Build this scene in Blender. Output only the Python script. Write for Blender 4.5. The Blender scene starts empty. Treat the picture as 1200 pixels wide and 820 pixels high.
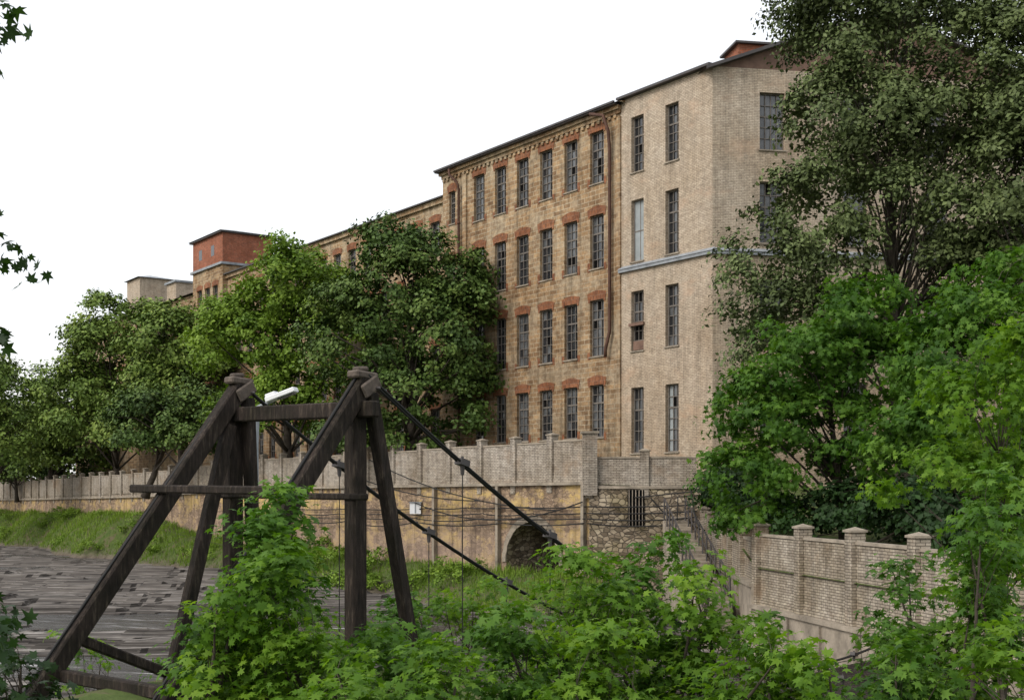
import bpy, math, random
import numpy as np
from mathutils import Vector, Matrix
random.seed(7)
F=1500.0
def P(u,v,Y):
    return ((u-600)/F*Y, Y, (575-v)/F*Y)
sc=bpy.context.scene
col=sc.collection
# ------------------------------------------------------------------ helpers
def empty(name,parent=None):
    o=bpy.data.objects.new(name,None); col.objects.link(o)
    if parent: o.parent=parent
    return o
class MB:
    def __init__(s): s.v=[];s.f=[];s.m=[]
    def face(s,pts,m=0):
        n=len(s.v); s.v+= [tuple(p) for p in pts]; s.f.append(tuple(range(n,n+len(pts)))); s.m.append(m)
    def box(s,x0,x1,y0,y1,z0,z1,m=0):
        n=len(s.v)
        s.v+=[(x0,y0,z0),(x1,y0,z0),(x1,y1,z0),(x0,y1,z0),(x0,y0,z1),(x1,y0,z1),(x1,y1,z1),(x0,y1,z1)]
        for f in ((0,3,2,1),(4,5,6,7),(0,1,5,4),(1,2,6,5),(2,3,7,6),(3,0,4,7)):
            s.f.append(tuple(n+i for i in f)); s.m.append(m)
    def beam(s,p,q,w,h,m=0,up=(0,0,1),taper=1.0):
        p=Vector(p);q=Vector(q);d=(q-p).normalized();u=Vector(up)
        if abs(d.dot(u))>.98: u=Vector((0.77,-0.65,0))
        r=d.cross(u).normalized();u=r.cross(d).normalized()
        n=len(s.v)
        for c,k in ((p,1),(q,taper)):
            for a,b in ((-1,-1),(1,-1),(1,1),(-1,1)):
                s.v.append(tuple(c+r*a*w/2*k+u*b*h/2*k))
        for f in ((3,2,1,0),(4,5,6,7),(0,1,5,4),(1,2,6,5),(2,3,7,6),(3,0,4,7)):
            s.f.append(tuple(n+i for i in f)); s.m.append(m)
    def tube(s,pts,rads,sides=6,m=0):
        pts=[Vector(p) for p in pts]; n0=len(s.v)
        for i,p in enumerate(pts):
            d=(pts[min(i+1,len(pts)-1)]-pts[max(i-1,0)]).normalized()
            a=d.cross(Vector((0.3,0.2,1)) if abs(d.z)<.9 else Vector((1,0,0))).normalized(); b=d.cross(a)
            for k in range(sides):
                t=2*math.pi*k/sides
                s.v.append(tuple(p+(a*math.cos(t)+b*math.sin(t))*rads[i]))
        for i in range(len(pts)-1):
            for k in range(sides):
                k2=(k+1)%sides
                s.f.append((n0+i*sides+k,n0+i*sides+k2,n0+(i+1)*sides+k2,n0+(i+1)*sides+k)); s.m.append(m)
        s.f.append(tuple(n0+k for k in range(sides))[::-1]); s.m.append(m)
        s.f.append(tuple(n0+(len(pts)-1)*sides+k for k in range(sides))); s.m.append(m)
    def build(s,name,mats,parent=None,mw=None,smooth=False,bevel=0):
        me=bpy.data.meshes.new(name); me.from_pydata(s.v,[],s.f)
        for m in mats: me.materials.append(m)
        me.polygons.foreach_set('material_index',s.m)
        if smooth: me.polygons.foreach_set('use_smooth',[True]*len(s.f))
        me.update()
        o=bpy.data.objects.new(name,me); col.objects.link(o)
        if mw is not None: o.matrix_world=mw
        if parent: o.parent=parent
        if bevel:
            b=o.modifiers.new('bev','BEVEL'); b.width=bevel; b.segments=1
        return o
def frame(Pt,Q,z=0):
    d=Vector((Q[0]-Pt[0],Q[1]-Pt[1],0)); L=d.length; d/=L
    y=Vector((-d.y,d.x,0))
    M=Matrix(((d.x,y.x,0,Pt[0]),(d.y,y.y,0,Pt[1]),(0,0,1,z),(0,0,0,1)))
    return M,L
# ------------------------------------------------------------------ materials
def newmat(name,rough=.85,spec=.2):
    m=bpy.data.materials.new(name); m.use_nodes=True
    nt=m.node_tree; b=nt.nodes['Principled BSDF']
    b.inputs['Roughness'].default_value=rough
    b.inputs['Specular IOR Level'].default_value=spec
    return m,nt,b
def N(nt,t,**kw):
    n=nt.nodes.new(t)
    for k,v in kw.items(): setattr(n,k,v)
    return n
def noise(nt,vec,scale,detail=4,rough=.6):
    n=N(nt,'ShaderNodeTexNoise'); n.inputs['Scale'].default_value=scale; n.inputs['Detail'].default_value=detail; n.inputs['Roughness'].default_value=rough
    if vec is not None: nt.links.new(vec,n.inputs['Vector'])
    return n.outputs['Fac']
def ramp(nt,fac,stops):
    r=N(nt,'ShaderNodeValToRGB'); e=r.color_ramp.elements
    e[0].position=stops[0][0]; e[0].color=(*stops[0][1],1)
    e[1].position=stops[-1][0]; e[1].color=(*stops[-1][1],1)
    for p,c in stops[1:-1]:
        x=e.new(p); x.color=(*c,1)
    nt.links.new(fac,r.inputs[0]); return r.outputs[0]
def mix(nt,a,b,fac,bt='MIX'):
    n=N(nt,'ShaderNodeMix',data_type='RGBA',blend_type=bt)
    for s,x in ((0,fac),(6,a),(7,b)):
        if isinstance(x,(int,float)): n.inputs[s].default_value=x
        elif isinstance(x,tuple): n.inputs[s].default_value=(*x,1)
        else: nt.links.new(x,n.inputs[s])
    return n.outputs[2]
def bump(nt,b,h,strength=.5,dist=.02):
    n=N(nt,'ShaderNodeBump'); n.inputs['Strength'].default_value=strength; n.inputs['Distance'].default_value=dist
    nt.links.new(h,n.inputs['Height']); nt.links.new(n.outputs[0],b.inputs['Normal'])
def mapv(nt,vec,scale):
    n=N(nt,'ShaderNodeMapping'); n.inputs['Scale'].default_value=scale; nt.links.new(vec,n.inputs[0]); return n.outputs[0]
def g(x): return (x,x,x)
def objvec(nt,wall=True):
    tc=N(nt,'ShaderNodeTexCoord')
    if not wall: return tc.outputs['Object']
    s=N(nt,'ShaderNodeSeparateXYZ'); c=N(nt,'ShaderNodeCombineXYZ')
    nt.links.new(tc.outputs['Object'],s.inputs[0])
    a=N(nt,'ShaderNodeMath',operation='ADD'); nt.links.new(s.outputs[0],a.inputs[0]); nt.links.new(s.outputs[1],a.inputs[1])
    nt.links.new(a.outputs[0],c.inputs[0]); nt.links.new(s.outputs[2],c.inputs[1])
    return c.outputs[0]
def zrange(nt,wp,z0,z1):
    s3=N(nt,'ShaderNodeSeparateXYZ'); nt.links.new(wp,s3.inputs[0])
    mr=N(nt,'ShaderNodeMapRange'); mr.inputs[1].default_value=z0; mr.inputs[2].default_value=z1; nt.links.new(s3.outputs[2],mr.inputs[0]); return mr.outputs[0]
def brick(name,c1,c2,mo,bw=.26,bh=.078,ms=.012,stain=(.45,.38,.3),stain_amt=.7,patch=None,patch_lo=.55,streak=True,low=None,dirt=None):
    m,nt,b=newmat(name); v=objvec(nt)
    t=N(nt,'ShaderNodeTexBrick'); nt.links.new(v,t.inputs['Vector'])
    t.inputs['Scale'].default_value=1; t.inputs['Brick Width'].default_value=bw; t.inputs['Row Height'].default_value=bh
    t.inputs['Mortar Size'].default_value=ms; t.inputs['Mortar Smooth'].default_value=.2; t.inputs['Bias'].default_value=0
    t.inputs['Color1'].default_value=(*c1,1); t.inputs['Color2'].default_value=(*c2,1); t.inputs['Mortar'].default_value=(*mo,1)
    geo=N(nt,'ShaderNodeNewGeometry'); wp=geo.outputs['Position']
    c=t.outputs['Color']
    if patch:
        pf=ramp(nt,noise(nt,mapv(nt,wp,(1,1,1.6)),.45,5,.65),[(patch_lo,g(0)),(patch_lo+.12,g(1))])
        c=mix(nt,c,mix(nt,c,patch,.65),pf)
    f1=ramp(nt,noise(nt,wp,.35,6,.65),[(.35,g(0)),(.7,g(1))])
    c=mix(nt,c,mix(nt,c,stain,1.0,'MULTIPLY'),f1)
    if dirt:   # mid-scale blotches
        f3=ramp(nt,noise(nt,mapv(nt,wp,(1,1,1.8)),1.7,6,.72),[(.46,g(0)),(.66,g(dirt))])
        c=mix(nt,c,mix(nt,c,(.42,.37,.33),1.0,'MULTIPLY'),f3)
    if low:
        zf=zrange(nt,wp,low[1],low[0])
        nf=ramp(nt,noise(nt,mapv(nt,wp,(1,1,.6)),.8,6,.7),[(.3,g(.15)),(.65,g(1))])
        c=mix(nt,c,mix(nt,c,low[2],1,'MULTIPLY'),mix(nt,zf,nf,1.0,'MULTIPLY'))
    if streak:
        f2=ramp(nt,noise(nt,mapv(nt,v,(2.2,.2,1)),1.0,5,.7),[(.46,g(0)),(.68,g(stain_amt))])
        c=mix(nt,c,mix(nt,c,g(.4),1.0,'MULTIPLY'),f2)
    fine=noise(nt,wp,7,3,.7)
    c=mix(nt,c,mix(nt,g(.45),g(1.48),fine),1.0,'MULTIPLY')
    nt.links.new(c,b.inputs['Base Color'])
    bump(nt,b,fine,.5,.03)
    return m
M_cream=brick('cream_silicate_brick',(.58,.50,.40),(.45,.38,.30),(.27,.23,.185),stain=(.84,.79,.72),stain_amt=.42,patch=(.52,.39,.29),low=(1,11,(.78,.70,.62)),dirt=.28)
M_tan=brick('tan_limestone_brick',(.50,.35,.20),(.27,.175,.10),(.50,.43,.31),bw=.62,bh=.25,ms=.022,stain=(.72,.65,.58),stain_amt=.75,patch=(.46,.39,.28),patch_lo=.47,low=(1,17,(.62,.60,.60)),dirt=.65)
M_orange=brick('orange_brick',(.33,.135,.06),(.2,.085,.045),(.26,.18,.13),bw=.12,bh=.25,ms=.01,stain=(.6,.5,.45),stain_amt=.3,streak=False,dirt=.6)
M_red=brick('red_brick',(.42,.13,.07),(.28,.09,.05),(.3,.2,.15),stain=(.7,.6,.5),stain_amt=.3,dirt=.3)
M_fence=brick('whitewashed_fence_brick',(.55,.505,.44),(.40,.36,.31),(.17,.15,.13),stain=(.62,.57,.5),stain_amt=.75,patch=(.34,.26,.19),patch_lo=.54,dirt=.5,low=(-4.5,2.5,(.82,.79,.68)))
M_metal=plain=None
def plain(name,c,rough=.8,var=.25,scale=3,spec=.2,metal=0):
    m,nt,b=newmat(name,rough,spec); v=objvec(nt,False)
    n=noise(nt,v,scale,5,.7)
    nt.links.new(mix(nt,tuple(x*(1-var) for x in c),tuple(x*(1+var) for x in c),ramp(nt,n,[(.3,g(0)),(.7,g(1))])),b.inputs['Base Color'])
    b.inputs['Metallic'].default_value=metal
    bump(nt,b,n,.25,.02)
    return m
M_metal=plain('weathered_sheet_metal',(.22,.24,.26),.5,.35,2,.4)
M_dark=plain('dark_roof_metal',(.055,.05,.05),.5,.3,2,.4)
M_rust=plain('rusty_pipe',(.085,.045,.032),.7,.4,4)
M_frame=plain('weathered_window_frame',(.15,.135,.12),.7,.3,4)
M_glassd=plain('window_glass_dark',(.02,.022,.025),.1,.3,1,.8)
M_glassm=plain('glass_dust_and_sky_tone',(.085,.09,.095),.22,.45,2,.7)  # dust grey, with pale sky reflection put into the base colour
M_void=plain('painted_dark_void',(.008,.008,.008),.9,.2,1,0)  # black colour stands in for unlit depth behind broken panes, bars and tunnel
M_board=plain('grey_board',(.27,.30,.31),.8,.2,1)
M_brown=plain('brown_cladding',(.16,.1,.075),.7,.3,2)
M_white=plain('white_paint',(.72,.74,.76),.4,.06,2,.4)
M_conc=plain('concrete',(.26,.225,.18),.9,.45,1.3)
M_cable=plain('black_cable',(.02,.02,.02),.6,.2,2)
def timber():
    m,nt,b=newmat('weathered_dark_timber',.8,.2)
    geo=N(nt,'ShaderNodeNewGeometry'); wp=geo.outputs['Position']
    a=noise(nt,mapv(nt,wp,(14,14,2.2)),1.5,6,.7); c=noise(nt,wp,2.2,4,.6)
    col1=ramp(nt,a,[(.3,(.012,.009,.008)),(.55,(.036,.027,.022)),(.75,(.12,.095,.075))])
    nt.links.new(mix(nt,col1,mix(nt,col1,(.5,.55,.45),1,'MULTIPLY'),ramp(nt,c,[(.4,g(0)),(.65,g(1))])),b.inputs['Base Color'])
    bump(nt,b,a,1,.04); return m
M_timber=timber()
M_timber2=plain('grey_top_timber',(.10,.082,.068),.85,.5,9)
def rubble():
    m,nt,b=newmat('rubble_stone',.9,.15); geo=N(nt,'ShaderNodeNewGeometry'); wp=geo.outputs['Position']
    v=mapv(nt,wp,(1,1,1.5))
    vo=N(nt,'ShaderNodeTexVoronoi'); vo.inputs['Scale'].default_value=3.6; nt.links.new(v,vo.inputs['Vector'])
    ve=N(nt,'ShaderNodeTexVoronoi',feature='DISTANCE_TO_EDGE'); ve.inputs['Scale'].default_value=3.6; nt.links.new(v,ve.inputs['Vector'])
    s=N(nt,'ShaderNodeSeparateColor'); nt.links.new(vo.outputs['Color'],s.inputs[0])
    c=ramp(nt,s.outputs[0],[(0,(.14,.11,.08)),(.5,(.32,.26,.19)),(1,(.47,.40,.30))])
    e=ramp(nt,ve.outputs['Distance'],[(.02,g(0)),(.09,g(1))])
    c=mix(nt,(.13,.11,.085),c,e)
    c=mix(nt,c,mix(nt,c,(.6,.6,.5),1,'MULTIPLY'),ramp(nt,noise(nt,wp,.8,5),[(.42,g(0)),(.62,g(1))]))
    nt.links.new(c,b.inputs['Base Color']); bump(nt,b,e,.8,.05); return m
M_rubble=rubble()
def ochre():
    m,nt,b=newmat('ochre_stucco_over_stone',.9,.15); geo=N(nt,'ShaderNodeNewGeometry'); wp=geo.outputs['Position']
    n1=noise(nt,mapv(nt,wp,(.6,.6,1)),.7,7,.75); n2=noise(nt,mapv(nt,wp,(1,1,2)),1.5,7,.78)
    v=mapv(nt,wp,(1,1,2.2))
    vo=N(nt,'ShaderNodeTexVoronoi'); vo.inputs['Scale'].default_value=2.8; nt.links.new(v,vo.inputs['Vector'])
    ve=N(nt,'ShaderNodeTexVoronoi',feature='DISTANCE_TO_EDGE'); ve.inputs['Scale'].default_value=2.8; nt.links.new(v,ve.inputs['Vector'])
    s=N(nt,'ShaderNodeSeparateColor'); nt.links.new(vo.outputs['Color'],s.inputs[0])
    st=ramp(nt,s.outputs[0],[(0,(.17,.12,.085)),(1,(.42,.31,.21))])
    st=mix(nt,(.14,.105,.08),st,ramp(nt,ve.outputs['Distance'],[(.01,g(0)),(.08,g(1))]))
    och=ramp(nt,n2,[(.28,(.25,.18,.115)),(.45,(.42,.31,.18)),(.58,(.52,.37,.14)),(.75,(.50,.45,.36))])
    c=mix(nt,och,st,ramp(nt,n1,[(.45,g(0)),(.51,g(1))]))
    c=mix(nt,mix(nt,c,(.29,.215,.175),.6),c,zrange(nt,wp,-3.4,-1.0))
    f2=ramp(nt,noise(nt,mapv(nt,wp,(1.8,1.8,.2)),1.2,5,.7),[(.47,g(0)),(.68,g(.75))])
    c=mix(nt,c,mix(nt,c,g(.36),1,'MULTIPLY'),f2)
    nt.links.new(c,b.inputs['Base Color']); bump(nt,b,n2,.9,.1); return m
M_ochre=ochre()
def leafmat(name,dark,mid,bright,trans=.35):
    m,nt,b=newmat(name,.55,.2)
    at=N(nt,'ShaderNodeAttribute',attribute_name='tint')
    c=ramp(nt,at.outputs['Fac'],[(0,dark),(.5,mid),(1,bright)])
    nt.links.new(c,b.inputs['Base Color'])
    if trans>0:
        tr=N(nt,'ShaderNodeBsdfTranslucent'); nt.links.new(mix(nt,c,(1.3,1.35,.5),1,'MULTIPLY'),tr.inputs[0])
        mx=N(nt,'ShaderNodeMixShader'); mx.inputs[0].default_value=trans
        nt.links.new(b.outputs[0],mx.inputs[1]); nt.links.new(tr.outputs[0],mx.inputs[2])
        nt.links.new(mx.outputs[0],nt.nodes['Material Output'].inputs[0])
    return m
L_linden=leafmat('linden_leaves',(.05,.072,.024),(.088,.12,.04),(.145,.185,.07),0)
L_oak=leafmat('dark_green_leaves',(.035,.068,.015),(.065,.115,.022),(.12,.175,.038),0)
L_center=leafmat('yellow_green_leaves',(.065,.125,.014),(.125,.21,.022),(.20,.30,.04),.2)
L_maple=leafmat('bright_maple_leaves',(.05,.115,.012),(.10,.205,.018),(.18,.30,.03),.45)
L_mapled=leafmat('deep_maple_leaves',(.032,.085,.012),(.065,.15,.018),(.12,.23,.03),.4)
L_far=leafmat('distant_leaves',(.065,.115,.02),(.115,.18,.03),(.19,.255,.05),0)
L_dark=leafmat('shaded_leaves',(.012,.03,.01),(.022,.05,.015),(.035,.08,.02),.25)
L_grass=leafmat('grass_blades',(.07,.12,.018),(.13,.215,.028),(.22,.31,.05),.3)
M_bark=plain('bark',(.06,.05,.04),.95,.4,5)
# ------------------------------------------------------------------ foliage
def tmpl_kite():
    return np.array([(0,-.5,0),(.32,0,.1),(0,.5,0),(-.32,0,.1)],float),[(0,1,2),(0,2,3)]
def tmpl_maple():
    tips=[(-90,.12),(-62,.42),(-35,.33),(-15,.62),(12,.36),(38,.78),(64,.40),(90,.95)]
    pts=[(0,0,0)]
    out=[(r*math.cos(math.radians(a)),r*math.sin(math.radians(a))) for a,r in tips]
    out=out+[(-x,y) for x,y in out[1:-1][::-1]]
    for x,y in out: pts.append((x*.62,y*.62,-.16*(x*x+y*y)))
    n=len(out)
    return np.array(pts,float),[(0,i+1,(i+1)%n+1) for i in range(n)]
def tmpl_blade():
    return np.array([(-.08,0,0),(.08,0,0),(.02,1,.25)],float),[(0,1,2)]
T_K,T_M,T_B=tmpl_kite(),tmpl_maple(),tmpl_blade()
def norm(a): return a/np.maximum(np.linalg.norm(a,axis=1,keepdims=True),1e-9)
def leaves_mesh(name,pos,nrm,size,tint,tm,mat,parent,rng,grow=None):
    tv,tf=tm; n=len(pos); k=len(tv)
    nrm=norm(nrm)
    if grow is None: grow=rng.normal(size=(n,3))
    t=norm(np.cross(grow,nrm)+1e-6); b=np.cross(nrm,t)
    V=(pos[:,None,:]+size[:,None,None]*(tv[None,:,0:1]*t[:,None,:]+tv[None,:,1:2]*b[:,None,:]+tv[None,:,2:3]*nrm[:,None,:])).reshape(-1,3)
    fa=np.array(tf); nf=len(fa)
    FI=(fa[None]+ (np.arange(n)*k)[:,None,None]).reshape(-1)
    me=bpy.data.meshes.new(name); me.vertices.add(n*k); me.vertices.foreach_set('co',V.astype(np.float32).ravel())
    me.loops.add(len(FI)); me.loops.foreach_set('vertex_index',FI.astype(np.int32))
    me.polygons.add(n*nf); me.polygons.foreach_set('loop_start',(np.arange(n*nf)*3).astype(np.int32)); me.polygons.foreach_set('loop_total',np.full(n*nf,3,np.int32))
    me.update(calc_edges=True)
    a=me.attributes.new('tint','FLOAT','POINT'); a.data.foreach_set('value',np.repeat(np.clip(tint,0,1),k).astype(np.float32))
    me.materials.append(mat)
    o=bpy.data.objects.new(name,me); col.objects.link(o)
    if parent: o.parent=parent
    return o
def foliage(name,base,lobes,ncl,nper,clr,lsize,tm,mat,seed,trunk_r=.25,trunk_top=None,flat=.6,droop=.25,parent=None,multi=1,limbs=40,shell=.5,upw=.4,limb_r=1.0):
    rng=np.random.default_rng(seed); root=parent or empty(name)
    w=np.array([(l[3]*l[4]*l[5])**(2/3) for l in lobes]); w/=w.sum()
    C=[];O=[]
    for l,ww in zip(lobes,w):
        m=max(2,int(ncl*ww)); d=norm(rng.normal(size=(m,3))); d[:,2]=np.where(d[:,2]<-.55,-d[:,2],d[:,2])
        r=shell+(1-shell)*rng.random(m)**.6; r*=rng.uniform(.85,1.15,m)
        C.append(np.array(l[:3])+d*r[:,None]*np.array(l[3:6])); O.append(d)
    C=np.vstack(C);O=np.vstack(O);m=len(C)
    rad=clr*rng.uniform(.45,1.35,m); ct=rng.normal(.5,.2,m)
    cnt=np.maximum(4,(nper*(rad/clr)**2).astype(int)); idx=np.repeat(np.arange(m),cnt); n=len(idx)
    d=norm(rng.normal(size=(n,3))); r=rng.random(n)**.6*rng.choice([1,1,1,1.35],n)
    off=d*r[:,None]*rad[idx][:,None]; hor=np.hypot(off[:,0],off[:,1]); off[:,2]=off[:,2]*flat-droop*hor**2/np.maximum(rad[idx],.01)
    pos=C[idx]+off
    nr=np.array([0,0,1.0])*upw+O[idx]*.6+d*.35+rng.normal(size=(n,3))*.5
    leaves_mesh('leaves',pos,nr,lsize*rng.uniform(.6,1.25,n),ct[idx]+rng.normal(0,.16,n),tm,mat,root,rng)
    mb=MB(); ctr=C.mean(0); top=C[:,2].max()
    for k in range(multi):
        bx=np.array(base,float)+ (np.array([rng.uniform(-.5,.5),rng.uniform(-.5,.5),0]) if multi>1 else 0)
        tt=np.array(trunk_top if trunk_top is not None else (ctr[0],ctr[1],top-.25*(top-base[2])),float)
        if multi>1: tt=C[rng.integers(m)].copy()
        pts=[];R=[];ns=8
        for i in range(ns+1):
            f=i/ns; p=bx*(1-f)+tt*f; p[0]+=math.sin(f*3.1)*.12*trunk_r*4*rng.uniform(-1,1); pts.append(p); R.append(trunk_r*(1-f)**.8+trunk_r*.12)
        R[0]*=1.35; mb.tube(pts,R,8)
        sel=rng.choice(m,min(m,max(3,limbs//multi)),replace=False)
        for j in sel:
            e=C[j]; f=np.clip((e[2]-bx[2])/(max(tt[2]-bx[2],.1))-rng.uniform(.15,.4),.2,.92)
            s=bx*(1-f)+tt*f; mid=(s+e)/2+np.array([0,0,.12*np.linalg.norm(e-s)])+rng.normal(size=3)*.05*np.linalg.norm(e-s)
            r0=trunk_r*(.38*(1-f)+.1)*limb_r
            mb.tube([s,(s+mid)/2+rng.normal(size=3)*.03,mid,(mid+e)/2,e],[r0,r0*.8,r0*.6,r0*.4,r0*.15],5)
    mb.build('trunk_and_limbs',[M_bark],root,smooth=True)
    return root
# ------------------------------------------------------------------ terrain
W0=np.array([3.5,58.0]); DS=np.array([-.572,.82]); DN=np.array([-.82,-.572])
def Wp(s,d,z): 
    q=W0+DS*s+DN*d; return (q[0],q[1],z)
def fbase(s): return float(np.interp(s,[0,37,58,94,140,400],[.39,.2,-.4,-.85,-1.2,-2.5]))
def smooth(x): x=np.clip(x,0,1); return x*x*(3-2*x)
def hgt(x,y):
    dx=x-W0[0];dy=y-W0[1]; s=dx*DS[0]+dy*DS[1]; d=dx*DN[0]+dy*DN[1]
    bt=np.interp(s,[-14,-5,0,37,50,60,94,400],[-6.3,-5.0,-4.0,-3.9,-3.0,-1.9,-2.3,-4])
    wob=1.2*np.sin(s*.31)+.8*np.sin(s*.83+1)
    far=bt+(-6.5-bt)*smooth(d/(6.5+wob)); far=np.where(d<-1,-6.5,far)
    e=(x+1.75)*.65+(y-15)*.76
    e2=e+np.maximum(0,-x-3.2)*2.6*np.clip((y-5)/6,0,1)
    near=np.where(e2<0,-2.4-.07*e,-2.4-.05*e)+(-4.0)*smooth((e2-1.5)/8)
    near=np.maximum(near,-6.5); near=np.minimum(near,-.6)
    bmp=.08*np.sin(x*1.7+y*.6)+.07*np.sin(y*2.1-x*.9)+.05*np.sin(x*3.7)
    return np.maximum(far,near)+bmp
def axis(a,b,st,lo,hi):
    c=list(np.arange(a,b+.01,st)); s=st
    while c[-1]<hi: s*=1.35; c.append(c[-1]+s)
    s=st
    while c[0]>lo: s*=1.35; c.insert(0,c[0]-s)
    return np.array(c)
def grid_mesh(name,xs,ys,fz,mat,smoothf=True):
    XX,YY=np.meshgrid(xs,ys); ZZ=fz(XX,YY)
    nx,ny=len(xs),len(ys)
    V=np.stack([XX,YY,ZZ],-1).reshape(-1,3)
    i=np.arange((ny-1)*nx).reshape(ny-1,nx)[:,:-1].ravel()
    me=bpy.data.meshes.new(name); me.from_pydata(V.tolist(),[],np.stack([i,i+1,i+nx+1,i+nx],-1).tolist())
    me.polygons.foreach_set('use_smooth',[smoothf]*len(me.polygons)); me.materials.append(mat)
    o=bpy.data.objects.new(name,me); col.objects.link(o); return o
def groundmat():
    m,nt,b=newmat('riverbank_soil_and_grass',.95,.1); geo=N(nt,'ShaderNodeNewGeometry'); wp=geo.outputs['Position']
    n1=noise(nt,wp,1.4,6,.7)
    gr=ramp(nt,n1,[(.3,(.045,.07,.02)),(.5,(.075,.105,.03)),(.6,(.10,.085,.05)),(.75,(.15,.13,.09))])
    so=ramp(nt,noise(nt,wp,2.2,6,.7),[(.3,(.05,.04,.032)),(.7,(.17,.14,.115))])
    nt.links.new(mix(nt,so,gr,zrange(nt,wp,-5.5,-4.6)),b.inputs['Base Color']); bump(nt,b,n1,.8,.1); return m
M_ground=groundmat()
grid_mesh('ground',axis(-62,30,.9,-1500,1500),axis(-8,130,.9,-400,2500),hgt,M_ground)
r0=[(-225,386,-2.0),(-61,150.5,-.9),(-17.7,88.4,.15),(3.5,58,.35),(8.4,57,.0),(7.6,40,-2.4),(10.1,27,-2.4),(16,21,-2.4),(60,-10,-2.4),(200,-60,-2.2)]
r1=[(-200,404,-1),(-48,160,.3),(-9,95,1.0),(6,64.5,1.0),(10.5,59.5,.3),(14,46,-1.2),(17,32,-1.8),(22,26,-1.9),(66,2,-2),(210,-40,-2)]
r2=[(100,1500,0),(300,1300,0),(500,1100,0),(700,900,0),(800,700,0),(900,500,0),(950,350,0),(1000,200,-1),(1000,50,-2),(900,-50,-2)]
mb=MB()
for a,b2 in ((r0,r1),(r1,r2)):
    for k in range(len(a)-1): mb.face([a[k],b2[k],b2[k+1],a[k+1]][::-1])
mb.build('factory_yard_ground',[M_ground])
def watermat():
    m,nt,b=newmat('river_water',.12,.4); geo=N(nt,'ShaderNodeNewGeometry'); wp=geo.outputs['Position']
    mp=N(nt,'ShaderNodeMapping'); mp.inputs['Rotation'].default_value=(0,0,math.radians(-160)); nt.links.new(wp,mp.inputs[0])
    n=noise(nt,mapv(nt,mp.outputs[0],(.25,1.8,1)),1.2,6,.7)
    nt.links.new(ramp(nt,n,[(.5,(.03,.025,.02)),(.6,(.06,.052,.045)),(.66,(.42,.42,.42))]),b.inputs['Base Color'])
    nt.links.new(ramp(nt,n,[(.5,g(.2)),(.68,g(.7))]),b.inputs['Roughness'])
    bump(nt,b,n,1,.25); return m
mb=MB(); mb.face([(-1400,-300,-5.5),(400,-300,-5.5),(400,2000,-5.5),(-1400,2000,-5.5)]); mb.build('river_water',[watermat()])
def rockmat():
    m,nt,b=newmat('layered_shelf_rock',.85,.15); geo=N(nt,'ShaderNodeNewGeometry'); wp=geo.outputs['Position']
    n=noise(nt,mapv(nt,wp,(.16,1.1,18)),1.6,6,.72)
    c=ramp(nt,n,[(.32,(.018,.016,.015)),(.45,(.06,.053,.048)),(.56,(.15,.135,.12)),(.68,(.34,.32,.30))])
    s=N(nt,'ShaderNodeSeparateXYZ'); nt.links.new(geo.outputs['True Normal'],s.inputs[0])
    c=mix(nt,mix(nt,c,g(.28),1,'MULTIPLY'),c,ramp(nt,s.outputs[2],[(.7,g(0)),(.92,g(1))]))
    nt.links.new(c,b.inputs['Base Color']); bump(nt,b,n,.7,.08); return m
LAT=np.random.default_rng(5).random((256,256))
def vn(x,y):
    xi=np.floor(x).astype(int);yi=np.floor(y).astype(int);fx=x-xi;fy=y-yi;fx=fx*fx*(3-2*fx);fy=fy*fy*(3-2*fy)
    a=LAT[xi%256,yi%256];b=LAT[(xi+1)%256,yi%256];c=LAT[xi%256,(yi+1)%256];d=LAT[(xi+1)%256,(yi+1)%256]
    return (a*(1-fx)+b*fx)*(1-fy)+(c*(1-fx)+d*fx)*fy
def rockz(x,y):
    a=(-.97*x+.22*y); b=(.22*x+.97*y)
    h=.5*vn(a*.05+7,b*.2)+.32*vn(a*.13,b*.5+3)+.14*vn(a*.35,b*1.0)+.04*vn(a*1.3,b*2.2)
    e=(x+1.75)*.65+(y-15)*.76
    rise=.9*smooth((14-e)/12)
    return -6.34+np.floor((h+rise*.35)*13)*.155+.03*vn(a*1.3,b*1.3)-.06*(vn(a*.3,b*.3))
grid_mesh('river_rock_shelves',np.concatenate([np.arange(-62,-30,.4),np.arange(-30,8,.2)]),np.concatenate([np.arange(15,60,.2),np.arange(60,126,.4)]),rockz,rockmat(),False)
# ------------------------------------------------------------------ walls by the river
rw=empty('retaining_wall')
def seg_wall(mb,s0,s1,zt0,zt1,zb,m=0,d=.0):
    mb.face([Wp(s1,d,zb),Wp(s0,d,zb),Wp(s0,d,zt0),Wp(s1,d,zt1)],m)
mb=MB()
a0,a1=2.2,6.6; ac=(a0+a1)/2; ah=(a1-a0)/2; zsp=-3.5; hz=2.0
seg_wall(mb,0,a0,fbase(0),fbase(a0),-6.5)
NA=16
def az(s): return zsp+hz*math.sqrt(max(0,1-((s-ac)/ah)**2))
ss=[ac-ah*math.cos(math.pi*k/NA) for k in range(NA+1)]
for k in range(NA):
    s0,s1=ss[k],ss[k+1]
    mb.face([Wp(s1,0,az(s1)),Wp(s0,0,az(s0)),Wp(s0,0,fbase(s0)),Wp(s1,0,fbase(s1))])
    mb.face([Wp(s0,0,az(s0)),Wp(s1,0,az(s1)),Wp(s1,-5,az(s1)),Wp(s0,-5,az(s0))],1)
for s in (a0,a1): mb.face([Wp(s,0,-6.5),Wp(s,-5,-6.5),Wp(s,-5,zsp),Wp(s,0,zsp)],1)
mb.face([Wp(a1,-5,-6.5),Wp(a0,-5,-6.5),Wp(a0,-5,-1),Wp(a1,-5,-1)],2)  # black sheet ends the tunnel; its darkness is put into the colour
cuts=[a1]+list(np.arange(9,400,5.0))
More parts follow.
